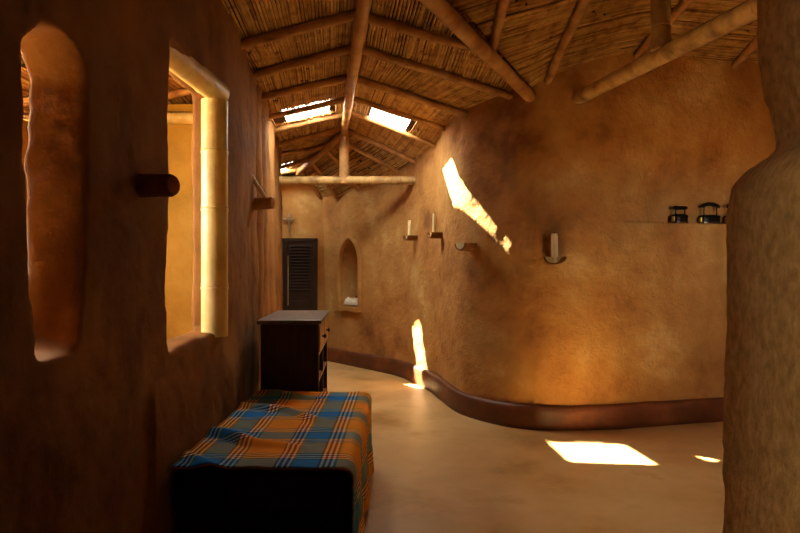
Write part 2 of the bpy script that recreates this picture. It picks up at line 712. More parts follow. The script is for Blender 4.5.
# near right wall: low thick part with rounded shoulder, slimmer column above
pr = MB()
_o = [(1.075, 0), (1.085, EYE - .6), (1.10, EYE - .2), (1.095, EYE + .18), (1.115, EYE + .27), (1.17, EYE + .335), (1.3, EYE + .38), (4.7, EYE + .38), (4.7, 0)]
_n = len(_o)
pr.add([(x - (.15 if x < 2 else 0), 1.38, z_) for x, z_ in _o] + [(x, 2.03, z_) for x, z_ in _o],
       [tuple(range(_n)), tuple(range(_n, 2 * _n))[::-1]] + [((i + 1) % _n, i, _n + i, _n + (i + 1) % _n) for i in range(_n)])
_o = [(1.265, EYE + .2), (1.24, EYE + .34), (1.20, EYE + .56), (1.18, EYE + .75), (1.175, EYE + 2.3), (4.7, EYE + 2.3), (4.7, EYE + .2)]
_n = len(_o)
pr.add([(x - (.13 if x < 2 else 0), 1.42, z_) for x, z_ in _o] + [(x, 1.99, z_) for x, z_ in _o],
       [tuple(range(_n)), tuple(range(_n, 2 * _n))[::-1]] + [((i + 1) % _n, i, _n + i, _n + (i + 1) % _n) for i in range(_n)])


def pr_disp(c, n):
    d = 0.014 * fbm(c * 2.5, 2) + 0.006 * fbm(c * 14, 3)
    return d


wc = MB().box(2.85, 3.43, 1.0, 2.4, EYE + .02, EYE + .60)  # unseen opening, added to let sky light brighten the right wing
portal('added_opening_portal', (3.15, 1.3, EYE + .3), (0, 1, 0), .7, .7)
wnr = adobe('wall_near_right', pr, [wc], M['clay_rough'], 0.025, pr_disp, 5)
wnr['label'] = 'coarse clay wall end with a rounded shoulder at the right'


def slab(name, x0, x1, y0, y1, z1, m, label=None, amp=0.012):
    """solid wall slab with lightly uneven faces"""
    mb = MB()
    step = 0.12
    nx, ny, nzz = max(1, int((x1 - x0) / step)), max(1, int((y1 - y0) / step)), max(1, int(z1 / step))
    idx = {}

    def V_(i, j, k):
        key = (i, j, k)
        if key not in idx:
            p = Vector((lerp(x0, x1, i / nx), lerp(y0, y1, j / ny), lerp(0, z1, k / nzz)))
            q = Vector((p.x + amp * fbm(p * 1.7 + Vector((5, 0, 0)), 3), p.y + amp * fbm(p * 1.7 + Vector((0, 9, 0)), 3), p.z))
            idx[key] = len(mb.v)
            mb.v.append(tuple(q))
        return idx[key]
    for k in range(nzz):
        for i in range(nx):
            mb.f.append((V_(i, 0, k), V_(i + 1, 0, k), V_(i + 1, 0, k + 1), V_(i, 0, k + 1)))
            mb.f.append((V_(i + 1, ny, k), V_(i, ny, k), V_(i, ny, k + 1), V_(i + 1, ny, k + 1)))
        for j in range(ny):
            mb.f.append((V_(0, j + 1, k), V_(0, j, k), V_(0, j, k + 1), V_(0, j + 1, k + 1)))
            mb.f.append((V_(nx, j, k), V_(nx, j + 1, k), V_(nx, j + 1, k + 1), V_(nx, j, k + 1)))
    for i in range(nx):
        for j in range(ny):
            mb.f.append((V_(i, j, nzz), V_(i + 1, j, nzz), V_(i + 1, j + 1, nzz), V_(i, j + 1, nzz)))
            mb.f.append((V_(i, j + 1, 0), V_(i + 1, j + 1, 0), V_(i + 1, j, 0), V_(i, j, 0)))
    return struct(mb.build(name, m, smooth=50), label)


slab('wall_back', -3.2, -1.0, 9.40, 9.8, EYE + 1.42, M['clay'], 'clay end wall of the corridor above and around the louvred door')
slab('wall_side_room_end', -3.4, -1.42, 5.55, 5.85, EYE + 1.5, M['clay_yellow'], 'yellow ochre wall of the side room seen through the opening')
slab('wall_back_return', -3.3, -1.66, 7.75, 8.0, EYE + 1.6, M['clay_dark'])
slab('wall_back_left', -3.4, -3.0, 8.0, 9.8, EYE + 1.3, M['clay_dark'])
slab('wall_side_room_left', -3.45, -3.2, -1.5, 2.1, EYE + 1.25, M['clay_yellow'])
slab('wall_side_room_parapet', -3.45, -3.2, 2.08, 3.7, 1.75, M['clay_yellow'])
slab('wall_side_room_corner', -3.45, -3.2, 3.68, 5.6, EYE + 1.25, M['clay_yellow'])
slab('wall_side_room_near', -3.3, -1.3, -1.6, -1.4, EYE + 1.5, M['clay_yellow'])
slab('wall_near', -1.3, 2.4, -1.7, -1.5, EYE + 1.8, M['clay_dark'])
slab('wall_near_side', 2.2, 2.4, -1.6, 1.5, EYE + 1.8, M['clay_dark'])
slab('wall_right_end', 4.45, 4.7, 1.9, 6.2, EYE + 2.6, M['clay'])


# ------------------------------------------------------------------ reed roof
def E(x, y, z_):
    return Vector((x, y, EYE + z_))


def XR(y):
    return .243 - .125 * y


LIFT = Vector((0, 0, 0.046))


def panel(cols, holes, label, reed=0.03, back=True, clip=None, seed=1, rag=(0, 0, 0, 0, 0, .04, .08)):
    """cols: (top, bottom) pairs.  Reeds run across the columns, backing lies above them.
    holes: (u0,u1,v0,v1) in column index / fraction"""
    rnd = random.Random(seed)
    n = len(cols)
    L_ = max((b - a).length for a, b in cols)
    nr = int(L_ / reed)

    def at(u, v):
        i = min(n - 2, max(0, int(u)))
        t = u - i
        a = cols[i][0].lerp(cols[i][1], v)
        b = cols[i + 1][0].lerp(cols[i + 1][1], v)
        return a.lerp(b, t) + LIFT
    stp = .03 if clip else .06
    mb = MB()
    for k in range(nr):
        v = (k + 0.5) / nr
        # walk along u in ~6cm steps
        us = [0.0]
        while us[-1] < n - 1:
            u = us[-1]
            i = min(n - 2, int(u + 1e-6))
            seg = max(0.02, (at(i + 1, v) - at(i, v)).length)
            us.append(min(n - 1, u + stp / seg if (u + stp / seg) < i + 1 else i + 1.0))
        cur, left = [], rnd.uniform(.2, 1.0)
        drop = Vector((0, 0, rnd.uniform(-.007, .004)))
        r = reed * rnd.uniform(.26, .52)

        def flush():
            nonlocal cur, left, r, drop
            if len(cur) > 1 and (cur[-1] - cur[0]).length > 0.05:
                mb.tube([cur[0]] + cur[1:-1:5] + [cur[-1]], r, 5, caps=True, phase=rnd.random())
            cur = []
            left = rnd.uniform(.35, 1.3)
            r = reed * rnd.uniform(.26, .52)
            drop = Vector((0, 0, rnd.uniform(-.008, .004)))
        ragged = {}
        for u in us:
            hole = False
            for hi, (u0, u1, v0, v1) in enumerate(holes):
                if hi not in ragged:
                    ragged[hi] = rnd.choice(rag)
                if v0 < v < v1 and u0 - 0.02 < u < u1:
                    hole = True
                elif v0 - .02 < v < v1 + .04 and u0 - ragged[hi] < u < u1:
                    hole = True
            if hole or (clip and not clip(at(u, v))):
                flush()
                continue
            cur.append(at(u, v) + drop)
            if len(cur) > 1:
                left -= (cur[-1] - cur[-2]).length
            if left < 0:
                last = cur[-1]
                flush()
                if rnd.random() < .85:
                    cur = [last + drop]
        flush()
    struct(mb.build('ceiling', M['reed'], smooth=60), label)
    # backing
    ucut = set([h[0] - 0.06 for h in holes] + [h[1] + .15 for h in holes])
    for q in range(n - 1):
        ucut.update(q + e / 4 for e in range(5))
    ucut = sorted(ucut)
    vcut = sorted(set([e / 12 for e in range(13)] + [h[2] for h in holes] + [h[3] for h in holes]))
    bk = MB()
    up0, up1 = Vector((0, 0, .013)), Vector((0, 0, .022))
    for a, b in zip(ucut, ucut[1:]):
        for c, d in zip(vcut, vcut[1:]):
            um, vm = (a + b) / 2, (c + d) / 2
            if any(h[0] - 0.06 < um < h[1] + .15 and h[2] < vm < h[3] for h in holes):
                continue
            q = [at(a, c), at(b, c), at(b, d), at(a, d)]
            if clip:
                out = []
                for e in range(4):
                    p0, p1 = q[e], q[(e + 1) % 4]
                    k0, k1 = clip(p0, True), clip(p1, True)
                    if k0 >= 0:
                        out.append(p0)
                    if (k0 >= 0) != (k1 >= 0):
                        out.append(p0.lerp(p1, k0 / (k0 - k1)))
                q = out
                if len(q) < 3:
                    continue
            m_ = len(q)
            bk.add([p + up0 for p in q] + [p + up1 for p in q],
                   [tuple(range(m_)), tuple(range(m_, 2 * m_))[::-1]] + [(e, (e + 1) % m_, m_ + (e + 1) % m_, m_ + e) for e in range(m_)])
    struct(bk.build('ceiling', M['thatch']), label + ', dark backing above the reeds')
    return at


# left slope: ridge point, wall contact; carried on to the eave of the side room
def ext(R, C, x_e):
    t = (x_e - R.x) / (C.x - R.x)
    return R.lerp(C, t)


Lr = [(-1.6, -1.6, 1.50), (1.0, 1.0, 1.52), (3.0, 3.0, 1.55), (4.15, 4.29, 1.58), (4.79, 5.07, 1.62), (5.56, 5.71, 1.60), (6.29, 6.28, 1.55),
      (6.91, 6.92, 1.557), (7.6, 7.75, 1.57)]
lcols = []
for yr, yc, zc in Lr:
    R = E(XR(yr), yr, 1.75)
    C = E(-.62 - .125 * yc if yc > 4 else -1.12, yc, zc)
    lcols.append((R, C))
lc_hip = [(E(-1.03, 8.1, 1.61), E(-1.66, 8.2, 1.52)), (E(-1.3, 8.6, 1.53), E(-1.75, 8.75, 1.44)), (E(-1.51, 9.0, 1.455), E(-1.80, 9.05, 1.40)),
          (E(-1.8, 9.8, 1.40), E(-2.2, 9.8, 1.36))]
lcols += lc_hip
XE = -3.4
lfull = [(R, ext(R, C, XE)) for R, C in lcols]


def vfrac(i, x):
    R, Cx = lfull[i]
    return (x - R.x) / (Cx.x - R.x)


H_L = (6.10, 6.82, vfrac(6, -.74), vfrac(6, -1.24))
H_F = (10.1, 10.95, vfrac(10, -1.52), vfrac(10, -2.12))
at_left = panel(lfull, [H_L, H_F], 'reed ceiling of the left roof slope', reed=0.03, seed=3)

# right slope, cut off along the valley
VA, VB = Vector((.20, 3.65)), Vector((1.14, 5.36))
VD = (VB - VA).normalized()


def side(p):
    return VD.x * (p.y - VA.y) - VD.y * (p.x - VA.x)


def keep_corridor(p, val=False):
    k_ = side(p) + .02
    return k_ if val else k_ >= 0


def keep_wing(p, val=False):
    k_ = .05 - side(p)
    return k_ if val else k_ >= 0


rcols = [(E(XR(3.2), 3.2, 1.75), E(1.15, 3.75, 1.54)), (E(XR(4.18), 4.18, 1.75), E(1.15, 4.66, 1.54)),
         (E(XR(4.79), 4.79, 1.75), E(.91, 5.47, 1.58)), (E(XR(5.56), 5.56, 1.75), E(.59, 5.9, 1.51)), (E(XR(6.22), 6.22, 1.75), E(.445, 6.47, 1.49)),
         (E(XR(6.8), 6.8, 1.75), E(.34, 6.96, 1.42)), (E(XR(7.6), 7.6, 1.74), E(.15, 7.5, 1.32))]


def over(a, b, d=0.16):
    return (a, b + (b - a).normalized() * d)


rfull = rcols[:2] + [over(a, b, .30 if k_ == 0 else .16) for k_, (a, b) in enumerate(rcols[2:])]
H_R = (4.20, 4.97, .235, .61)
at_right = panel(rfull, [H_R], 'reed ceiling of the right roof slope over the corridor', clip=keep_corridor, seed=5, rag=(0, 0, 0, .03))

# hipped end over the far corridor
pcols = [rcols[-1], (E(-.85, 7.78, 1.70), E(-.07, 7.98, 1.27)), (E(-1.03, 8.1, 1.61), E(-.63, 8.65, 1.14)), (E(-1.3, 8.6, 1.53), E(-.98, 9.06, 1.06)),
         (E(-1.51, 9.0, 1.455), E(-1.25, 9.40, 1.08)), (E(-1.8, 9.8, 1.40), E(-1.6, 9.9, 1.1))]
panel([over(a, b) for a, b in pcols], [], 'reed ceiling of the hipped roof end above the niche', seed=9)

# right wing
wcols = [(E(-.2, 3.4, 1.63), E(-.2, 5.0, 1.05)), (E(.2, 3.45, 1.735), E(.15, 5.2, 1.13)), (E(.735, 3.6, 1.97), E(.665, 5.35, 1.37)), (E(1.0, 3.7, 2.03), E(1.12, 5.34, 1.56)), (E(1.36, 3.8, 2.12), E(1.325, 5.3, 1.69)),
         (E(1.95, 3.9, 2.26), E(1.84, 5.33, 1.86)), (E(2.45, 4.0, 2.34), E(2.16, 5.4, 1.94)), (E(3.2, 4.05, 2.36), E(3.19, 5.66, 1.93)), (E(4.6, 4.1, 2.36), E(4.6, 6.0, 1.95))]
wfull = [over(a, b, .2) for a, b in wcols]
panel(wfull, [], 'reed ceiling of the roof slope over the right wing', clip=keep_wing, seed=11)

# wing slope towards the viewer, and the roof over the near room
ncols = [(E(a.x, a.y, a.z - EYE), E(max(1.0, a.x), 1.75, 1.75)) for a, b in wcols]
panel(ncols, [], 'reed ceiling on the near side of the right wing', seed=13)
gcols = [(E(XR(y), y, 1.75), E(2.6, y * .9, 1.6)) for y in (-1.7, 0, 1.5, 3.4)]
panel(gcols, [], 'reed ceiling over the near room', seed=15)


# glass panes and the daylight portals over the openings
def pane(num, at, h, i_top, ref):
    u0, u1, v0, v1 = h
    up = Vector((0, 0, .026))
    q = [at(u0 - .2, v0 - .02) + up, at(u1 + .18, v0 - .02) + up, at(u1 + .18, v1 + .02) + up, at(u0 - .2, v1 + .02) + up]
    mb = MB()
    mb.add(q + [p + Vector((0, 0, .006)) for p in q],
           [(0, 1, 2, 3), (4, 7, 6, 5), (0, 4, 5, 1), (1, 5, 6, 2), (2, 6, 7, 3), (3, 7, 4, 0)])
    struct(mb.build('window_%d' % num, M['glass']), ref)
    nrm = (q[1] - q[0]).cross(q[3] - q[0]).normalized()
    if nrm.z > 0:
        nrm = -nrm
    c = sum(q, Vector()) / 4 + Vector((0, 0, .05))
    portal('skylight_portal', c, nrm, max((q[1] - q[0]).length, (q[3] - q[0]).length) + .2, max((q[1] - q[0]).length, (q[3] - q[0]).length) + .2)


pane(1, at_left, H_L, 6, 'bright glazed skylight in the left roof slope')
pane(2, at_right, H_R, 5, 'bright glazed skylight in the right roof slope')
pane(3, at_left, H_F, 10, 'small bright skylight far back beyond the tie beam')
portal('side_room_portal', (-3.5, 2.9, 2.25), (1, 0, 0), 2.0, 1.1)


# ------------------------------------------------------------------ poles, rafters, beams
def logpath(a, b, n=10, wob=0.012, seed=0):
    a, b = Vector(a), Vector(b)
    out = []
    for i in range(n + 1):
        t = i / n
        p = a.lerp(b, t)
        w = math.sin(math.pi * t)
        p += Vector((noise.noise((t * 2 + seed, 1.3, 0)), noise.noise((t * 2 + seed, 7.1, 0)), noise.noise((t * 2 + seed, 3.7, 0)))) * wob * w
        out.append(p)
    return out


def bamboo(a, b, r0, r1, nodes=5, sides=16, seed=0, wob=0.008, bump=1.10):
    """path/radii with swollen node rings"""
    rnd = random.Random(seed)
    a, b = Vector(a), Vector(b)
    L_ = (b - a).length
    ts = []
    for k in range(nodes):
        t = (k + .5 + rnd.uniform(-.15, .15)) / nodes
        ts.append(t)
    samp = []
    for t in [i / 24 for i in range(25)]:
        if all(abs(t - q) * L_ > 0.03 for q in ts):
            samp.append((t, 1.0))
    for q in ts:
        e = 0.012 / L_
        samp += [(q - 2 * e, 1.0), (q - e, bump), (q - .25 * e, bump * .98), (q, .95), (q + .25 * e, bump * .97), (q + e, bump * .97), (q + 2 * e, 1.0)]
    samp = sorted(s for s in samp if 0 <= s[0] <= 1)
    path, rad = [], []
    for t, k in samp:
        p = a.lerp(b, t)
        w = math.sin(math.pi * t)
        p += Vector((noise.noise((t * 2 + seed, 1.3, 0)), noise.noise((t * 2 + seed, 7.1, 0)), noise.noise((t * 2 + seed, 3.7, 0)))) * wob * w
        path.append(p)
        rad.append(lerp(r0, r1, t) * k)
    return MB().tube(path, rad, sides)


def raf(a, b, label, r=0.033, seed=0, group='roof rafters', d=0.0):
    sag = Vector((0, 0, .046 - r - 0.012 - d))
    mb = bamboo(a + sag, b + sag, r * 1.05, r * .92, 5, 10, seed, .02, 1.06)
    return tag(mb.build('roof_rafter', M['pole'], smooth=60), label, 'rafter', group)


# left slope rafters
names_l = {3: 'dark bamboo rafter on the left slope, nearest one, at the top edge of the photo',
           4: 'bamboo rafter on the left slope, second one back from the top edge',
           5: 'bamboo rafter on the left slope, third back, one before the left skylight',
           6: 'bamboo rafter on the left slope along the near edge of the left skylight',
           7: 'sunlit bamboo rafter on the left slope along the far edge of the left skylight',
           8: 'bamboo rafter on the left slope meeting the top of the far king post',
           9: 'bamboo rafter on the left slope just behind the far king post',
           10: 'short bamboo rafter at the near edge of the small far skylight',
           11: 'sunlit bamboo rafter at the far edge of the small far skylight'}
for i in range(3, 12):
    a, b = lfull[i]
    raf(a, a.lerp(b, .985), names_l[i], seed=i, r=.028 if i in (6, 7) else .034 if i < 9 else .03)
# extra rafters of the near slope, seen through the opening over the side room
names_r = {1: 'bamboo rafter on the right slope from ridge pole to valley log, nearest one',
           2: 'bamboo rafter on the right slope, second from the top edge, ending on the clay bulge',
           3: 'bamboo rafter on the right slope, one before the right skylight',
           4: 'bamboo rafter on the right slope along the near edge of the right skylight',
           5: 'sunlit bamboo rafter on the right slope along the far edge of the right skylight',
           6: 'bamboo rafter on the right slope above the far tie beam'}
for i in names_r:
    a, b = rfull[i]
    if i == 1:
        b = E(.62, 4.47, 1.61)
    raf(a, b, names_r[i], seed=20 + i, r=.028 if i in (4, 5) else .034)
names_p = {1: 'bamboo rafter of the hipped end, first behind the far king post', 2: 'bamboo rafter of the hipped end above the niche, second behind the king post',
           3: 'bamboo rafter of the hipped end, third behind the king post',
           4: 'last bamboo rafter of the hipped end, over the corner by the louvred door'}
for i in names_p:
    a, b = pcols[i]
    raf(a, b + (b - a).normalized() * .1, names_p[i], seed=40 + i, r=.03)
names_w = {2: 'bamboo rafter of the right wing resting on the valley log', 4: 'bamboo rafter of the right wing, first one right of the valley log foot',
           6: 'bamboo rafter of the right wing passing behind the short upright post',
           7: 'bamboo rafter of the right wing at far right, above the flat irons'}
for i in names_w:
    a, b = wfull[i]
    if i == 2:
        b = E(.69, 4.6, 1.626)
    raf(a, b, names_w[i], seed=60 + i, r=.04)

mb = bamboo(E(XR(1.0), 1.0, 1.75) - Vector((0, 0, .05)), E(XR(7.75), 7.75, 1.73) - Vector((0, 0, .05)), .047, .045, 12, 14, 3, .03, 1.05)
tag(mb.build('ridge_pole', M['pole'], smooth=60), 'long bamboo ridge pole running down the middle of the ceiling', 'pole')
mb = bamboo(E(.0, 3.28, 1.635), E(1.19, 5.45, 1.535), .056, .053, 5, 14, 4, .01, 1.05)
tag(mb.build('valley_log', M['pole'], smooth=60), 'diagonal bamboo valley log from the ridge down to the wall bulge', 'log')
mb = bamboo(E(XR(7.6), 7.6, 1.68), E(-1.55, 9.08, 1.41), .05, .045, 5, 12, 5, .02, 1.05)
tag(mb.build('hip_log', M['pole'], smooth=60), 'slanting bamboo hip log going back left from the far king post', 'log')
mb = bamboo(E(-1.72, 7.62, 1.095), E(.26, 7.56, 1.085), .052, .052, 5, 16, 6, .006, 1.08)
tag(mb.build('tie_beam', M['bamboo_aged'], smooth=60), 'pale bamboo tie beam spanning the far corridor below the skylights', 'beam')
mb = bamboo(E(XR(7.6), 7.6, 1.05), E(XR(7.6), 7.6, 1.68), .066, .062, 2, 16, 7, .004, 1.05)
tag(mb.build('king_post', M['pole'], smooth=60), 'stout bamboo king post standing on the far tie beam', 'post')
bd = (E(2.05, 3.44, 1.496) - E(1.57, 5.31, 1.496)).normalized()
mb = bamboo(E(1.61, 5.31, 1.508) - bd * .15, E(1.61, 5.31, 1.508) + bd * 3.3, .060, .066, 6, 18, 8, .01, 1.05)
tag(mb.build('tie_beam', M['bamboo_aged'], smooth=60), 'thick pale bamboo beam entering the wall at upper right', 'beam')
mb = bamboo(E(1.855, 4.27, 1.54), E(1.855, 4.27, 2.2), .068, .068, 2, 18, 9, .0, 1.05)
tag(mb.build('king_post', M['bamboo_aged'], smooth=60), 'short pale upright bamboo post standing on the upper right beam', 'post')

# bamboo frame of the opening in the left wall
mb = bamboo((-1.12, 3.625, EYE - .42), (-1.12, 3.625, EYE + 1.0), .078, .078, 3, 24, 2, .0, 1.05)
tag(mb.build('bamboo_post', M['bamboo'], smooth=60), 'thick yellow bamboo post standing on the sill of the left opening', 'post')
mb = bamboo((-1.18, 2.70, EYE + 1.075), (-1.115, 3.69, EYE + 1.065), .07, .07, 2, 24, 14, .0, 1.05)
tag(mb.build('bamboo_lintel', M['bamboo'], smooth=60), 'thick yellow bamboo lintel over the left opening', 'beam')
mb = bamboo((-3.3, 5.50, EYE + 1.36), (-1.5, 5.50, EYE + 1.36), .055, .055, 5, 14, 15, .0, 1.06)
tag(mb.build('wall_plate', M['bamboo'], smooth=60), 'bamboo pole along the top of the yellow side room wall', 'pole')


# ------------------------------------------------------------------ pegs, brackets and candles
def half_cane(o_loc, direction, length, r, label, sq=1.0, nd_in=.045):
    """split bamboo bracket open upward, sticking out of the wall"""
    t = thing('candle_bracket', label, 'bracket', o_loc, math.atan2(direction[1], direction[0]), 'split bamboo brackets on the curved wall')
    mb = MB()
    n = 14
    secs = []
    rows = 6
    th = .014
    for i in range(rows + 1):
        x = lerp(-.06, length, i / rows)
        for k in range(n + 1):
            a = math.pi + math.pi * k / n
            secs.append((x, r * math.cos(a), r * sq * math.sin(a)))
        for k in range(n + 1):
            a = 2 * math.pi - math.pi * k / n
            secs.append((x, (r - th) * math.cos(a), (r - th) * sq * math.sin(a)))
    m_ = 2 * (n + 1)
    fs_ = [(i * m_ + k, (i + 1) * m_ + k, (i + 1) * m_ + (k + 1) % m_, i * m_ + (k + 1) % m_) for i in range(rows) for k in range(m_)]
    for base in (0, rows * m_):
        for k in range(n):
            fs_.append((base + k, base + k + 1, base + m_ - 2 - k, base + m_ - 1 - k))
    mb.add(secs, fs_)
    mb.build('split_cane', M['log'], t, smooth=40)
    # node wall inside; wax colour on the empty bracket paints in its sunlit end
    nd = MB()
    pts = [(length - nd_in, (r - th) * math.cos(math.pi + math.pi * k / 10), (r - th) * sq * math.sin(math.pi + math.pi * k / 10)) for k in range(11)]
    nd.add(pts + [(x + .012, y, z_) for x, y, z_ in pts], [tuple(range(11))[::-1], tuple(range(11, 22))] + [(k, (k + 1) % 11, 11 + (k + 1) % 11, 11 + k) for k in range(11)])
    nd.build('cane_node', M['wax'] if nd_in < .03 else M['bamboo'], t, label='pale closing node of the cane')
    return t


def candle(base, top, r, label):
    base, top = Vector(base), Vector(top)
    t = thing('candle', label, 'candle', base, 0, 'cream candles on the wall brackets')
    d = top - base
    n = 8
    path = [d * (i / n) for i in range(n + 1)]
    rad = [r * (1.12 if i == 0 else 1.0 - .02 * i / n + .03 * noise.noise((i, base.x * 9, 0))) for i in range(n)] + [r * .8]
    MB().tube(path, rad, 14).build('wax', M['wax'], t, smooth=50)
    MB().tube([d * .99, d * .99 + Vector((0.002, 0, .018))], .0025, 6).build('wick', M['wick'], t)
    return t


def wallpt(px, z_rel):
    p, d, n = rw_at(rw_px(px))
    return Vector((p.x - n.x * .05, p.y - n.y * .05, EYE + z_rel)), d, n


# (wall pixel column, z, bracket length, r, candle half width / height)
for px, zr, ln, r, ch, cr, off, lab, clab in [
        (412, .385, .15, .062, .19, .021, .095, 'split bamboo bracket farthest back on the curved wall', 'cream candle on the farthest wall bracket by the tie beam end'),
        (437, .375, .15, .066, .21, .022, .09, 'split bamboo bracket with candle, second from the back on the curved wall', 'tallest cream candle, on the second bracket from the back'),
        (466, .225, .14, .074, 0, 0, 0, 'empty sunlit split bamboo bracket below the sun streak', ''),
        (556, .085, .13, .096, .205, .030, .07, 'split bamboo bracket at the middle of the bulge, facing the viewer', 'thick cream candle on the bracket at the middle of the wall bulge')]:
    p, d, n = wallpt(px, zr)
    if px < 500:
        dirn = Vector((n.x, n.y)) * .9 + Vector((-.2, -.3))
    else:
        dirn = Vector((n.x, n.y)) * .95 + Vector((-.3, 0))
    dirn.normalize()
    sq = 1.0 if px < 500 else .68
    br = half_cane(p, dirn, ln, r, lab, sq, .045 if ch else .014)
    if ch:
        b_ = p + Vector((dirn.x, dirn.y, 0)) * off + Vector((0, 0, -(r - .014) * sq + .012))
        candle(b_, b_ + Vector((.004 if px < 500 else -.006, 0, ch + (r - .014) * sq - .012)), cr, clab)

# log peg beside the opening
pg = thing('wall_peg', 'short thick log peg jutting from the dark wall left of the bamboo opening', 'peg', (lwx(2.5) - .05, 2.52, EYE + .335), -0.30)
MB().tube([(0, 0, 0), (.06, 0, .002), (.13, 0, 0), (.20, 0, -.002), (.212, 0, -.002)], [.050, .050, .048, .047, .04], 14).build('log', M['log'], pg, smooth=50)
MB().tube([(.2123, 0, -.002), (.216, 0, -.002)], [.041, .036], 14).build('cut_end', M['log_end'], pg, label='reddish cut log end')
# bracket with a leaning candle on the folded wall
py_ = 5.02
p = Vector((lwx(py_) + .01, py_, EYE + .525))
pg2 = thing('candle_bracket', 'round wooden bracket with a leaning candle on the folded left wall', 'bracket', p, -.25, None)
MB().tube([(-.12, 0, 0), (.03, 0, 0), (.11, 0, 0), (.17, 0, .003), (.178, 0, .003)], [.052, .052, .050, .050, .044], 16).build('log', M['pole'], pg2, smooth=50)
cb = p + Vector((.10, -.02, .045))
candle(cb, cb + Vector((-.12, -.06, .20)), .018, 'cream candle leaning to the left on the round left wall bracket')


# ------------------------------------------------------------------ daybed and blanket
BX0, BX1, BY0, BY1, BH = -1.045, -0.215, 2.75, 4.37, 0.525
bed = thing('daybed', 'low daybed with near black sides against the dark left wall', 'bed', ((BX0 + BX1) / 2, (BY0 + BY1) / 2, 0))
hx, hy = (BX1 - BX0) / 2, (BY1 - BY0) / 2
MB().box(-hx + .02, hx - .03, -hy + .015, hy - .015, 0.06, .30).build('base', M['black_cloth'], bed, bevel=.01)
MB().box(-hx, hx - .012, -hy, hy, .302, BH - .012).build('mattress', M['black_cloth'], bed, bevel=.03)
for sx in (-1, 1):
    for sy in (-1, 1):
        MB().box(sx * (hx - .08) - .03, sx * (hx - .08) + .03, sy * (hy - .08) - .03, sy * (hy - .08) + .03, 0, .06).build('leg', M['wood_dark'], bed)
bl = MB()
bl.uv = []
nu, nv = 90, 110
R_ = .05
Wt = BX1 - BX0
tot = Wt - R_ + R_ * math.pi / 2 + (BH - R_ - .05)
for j in range(nv + 1):
    v = j / nv
    y = lerp(BY0 - .012, BY1 + .012, v)
    for i in range(nu + 1):
        d = tot * i / nu
        flat = Wt - R_
        if d < flat:
            x, z_, nx, nzv = BX0 + d, BH, 0, 1
        elif d < flat + R_ * math.pi / 2:
            a = (d - flat) / R_
            x, z_, nx, nzv = BX1 - R_ + R_ * math.sin(a), BH - R_ + R_ * math.cos(a), math.sin(a), math.cos(a)
        else:
            x, z_, nx, nzv = BX1, BH - R_ - (d - flat - R_ * math.pi / 2), 1, 0
        # wrinkles: a few folds dragged across from the wall side
        k = .5 + .5 * noise.noise((x * 3, y * 2, 4))
        f1 = max(0, math.sin((x * 1.4 + y * 2.3) * 5.2 + 2.5 * noise.noise((x * 2, y * 2, 0)))) ** 4
        wr = .048 * f1 * sstep(BX1 - .12, BX1 - .5, x) * k + .007 * fbm((x * 7, y * 7, z_ * 7), 3)
        if nx == 1:
            hang = (BH - z_) / BH
            wr += (.012 + .022 * math.sin(y * 11 + 1.5 * noise.noise((y * 3, 1, 1)))) * hang
        wr = max(-.002, wr)
        bl.v.append((x + nx * wr, y, z_ + nzv * wr + .004))
        bl.uv.append((d / .46 + .28, (y - BY0) / .46 + .50))
for j in range(nv):
    for i in range(nu):
        a = j * (nu + 1) + i
        bl.f.append((a, a + 1, a + nu + 2, a + nu + 1))
b_o = bl.build('blanket', M['plaid'], smooth=180)
md = b_o.modifiers.new('thick', 'SOLIDIFY')
md.thickness = .006
md.offset = 1
tag(b_o, 'orange and blue plaid blanket draped over the daybed', 'blanket')
hem = MB()
hem.tube([Vector(bl.v[i]) + Vector((0, -.002, -.001)) for i in range(0, nu + 1)], .0045, 6)
he = hem.build('hem', M['wood_warm'], b_o, smooth=180, label='pale orange stitched hem')

# ------------------------------------------------------------------ cabinet
CY0, CY1, CH = 4.47, 5.46, 1.05
cab = thing('cabinet', 'dark wooden cabinet with drawers and open shelves behind the daybed', 'cabinet', (-.85, 4.965, 0), math.radians(3.2))
cw, cd = .215, .485
MB().box(-cw, cw - .012, -cd, -cd + .025, .05, CH - .03).build('end_panel', M['wood_dark'], cab, bevel=.003)
MB().box(-cw, cw - .012, cd - .025, cd, .05, CH - .03).build('end_panel', M['wood_dark'], cab, bevel=.003)
MB().box(-cw, -cw + .015, -cd + .026, cd - .026, .06, CH - .03).build('back_panel', M['wood_dark'], cab)
tp = MB().box(-cw - .025, cw + .022, -cd - .03, cd + .03, CH - .03, CH)
tp.build('top', M['wood_top'], cab, bevel=.006, label='worn greyish cabinet top')
for y0 in (-cd, cd - .035):
    MB().box(cw - .012, cw, y0, y0 + .035, .05, CH - .032).build('stile', M['wood_dark'], cab, bevel=.002)
MB().box(cw - .014, cw - .002, -.015, .015, .05, CH - .032).build('stile', M['wood_dark'], cab, bevel=.002)
MB().box(-cw + .016, cw - .014, -.011, .011, .06, CH - .032).build('divider', M['wood_dark'], cab)
MB().box(-cw, cw, -cd, cd, 0, .05).build('plinth', M['wood_dark'], cab)
for z_ in (.07, .33, .57):
    MB().box(-cw + .016, cw - .004, -cd + .026, cd - .026, z_, z_ + .02).build('shelf', M['wood_warm'], cab)
MB().box(-cw + .016, cw - .003, -cd + .026, cd - .026, .775, .793).build('drawer_rail', M['wood_dark'], cab)
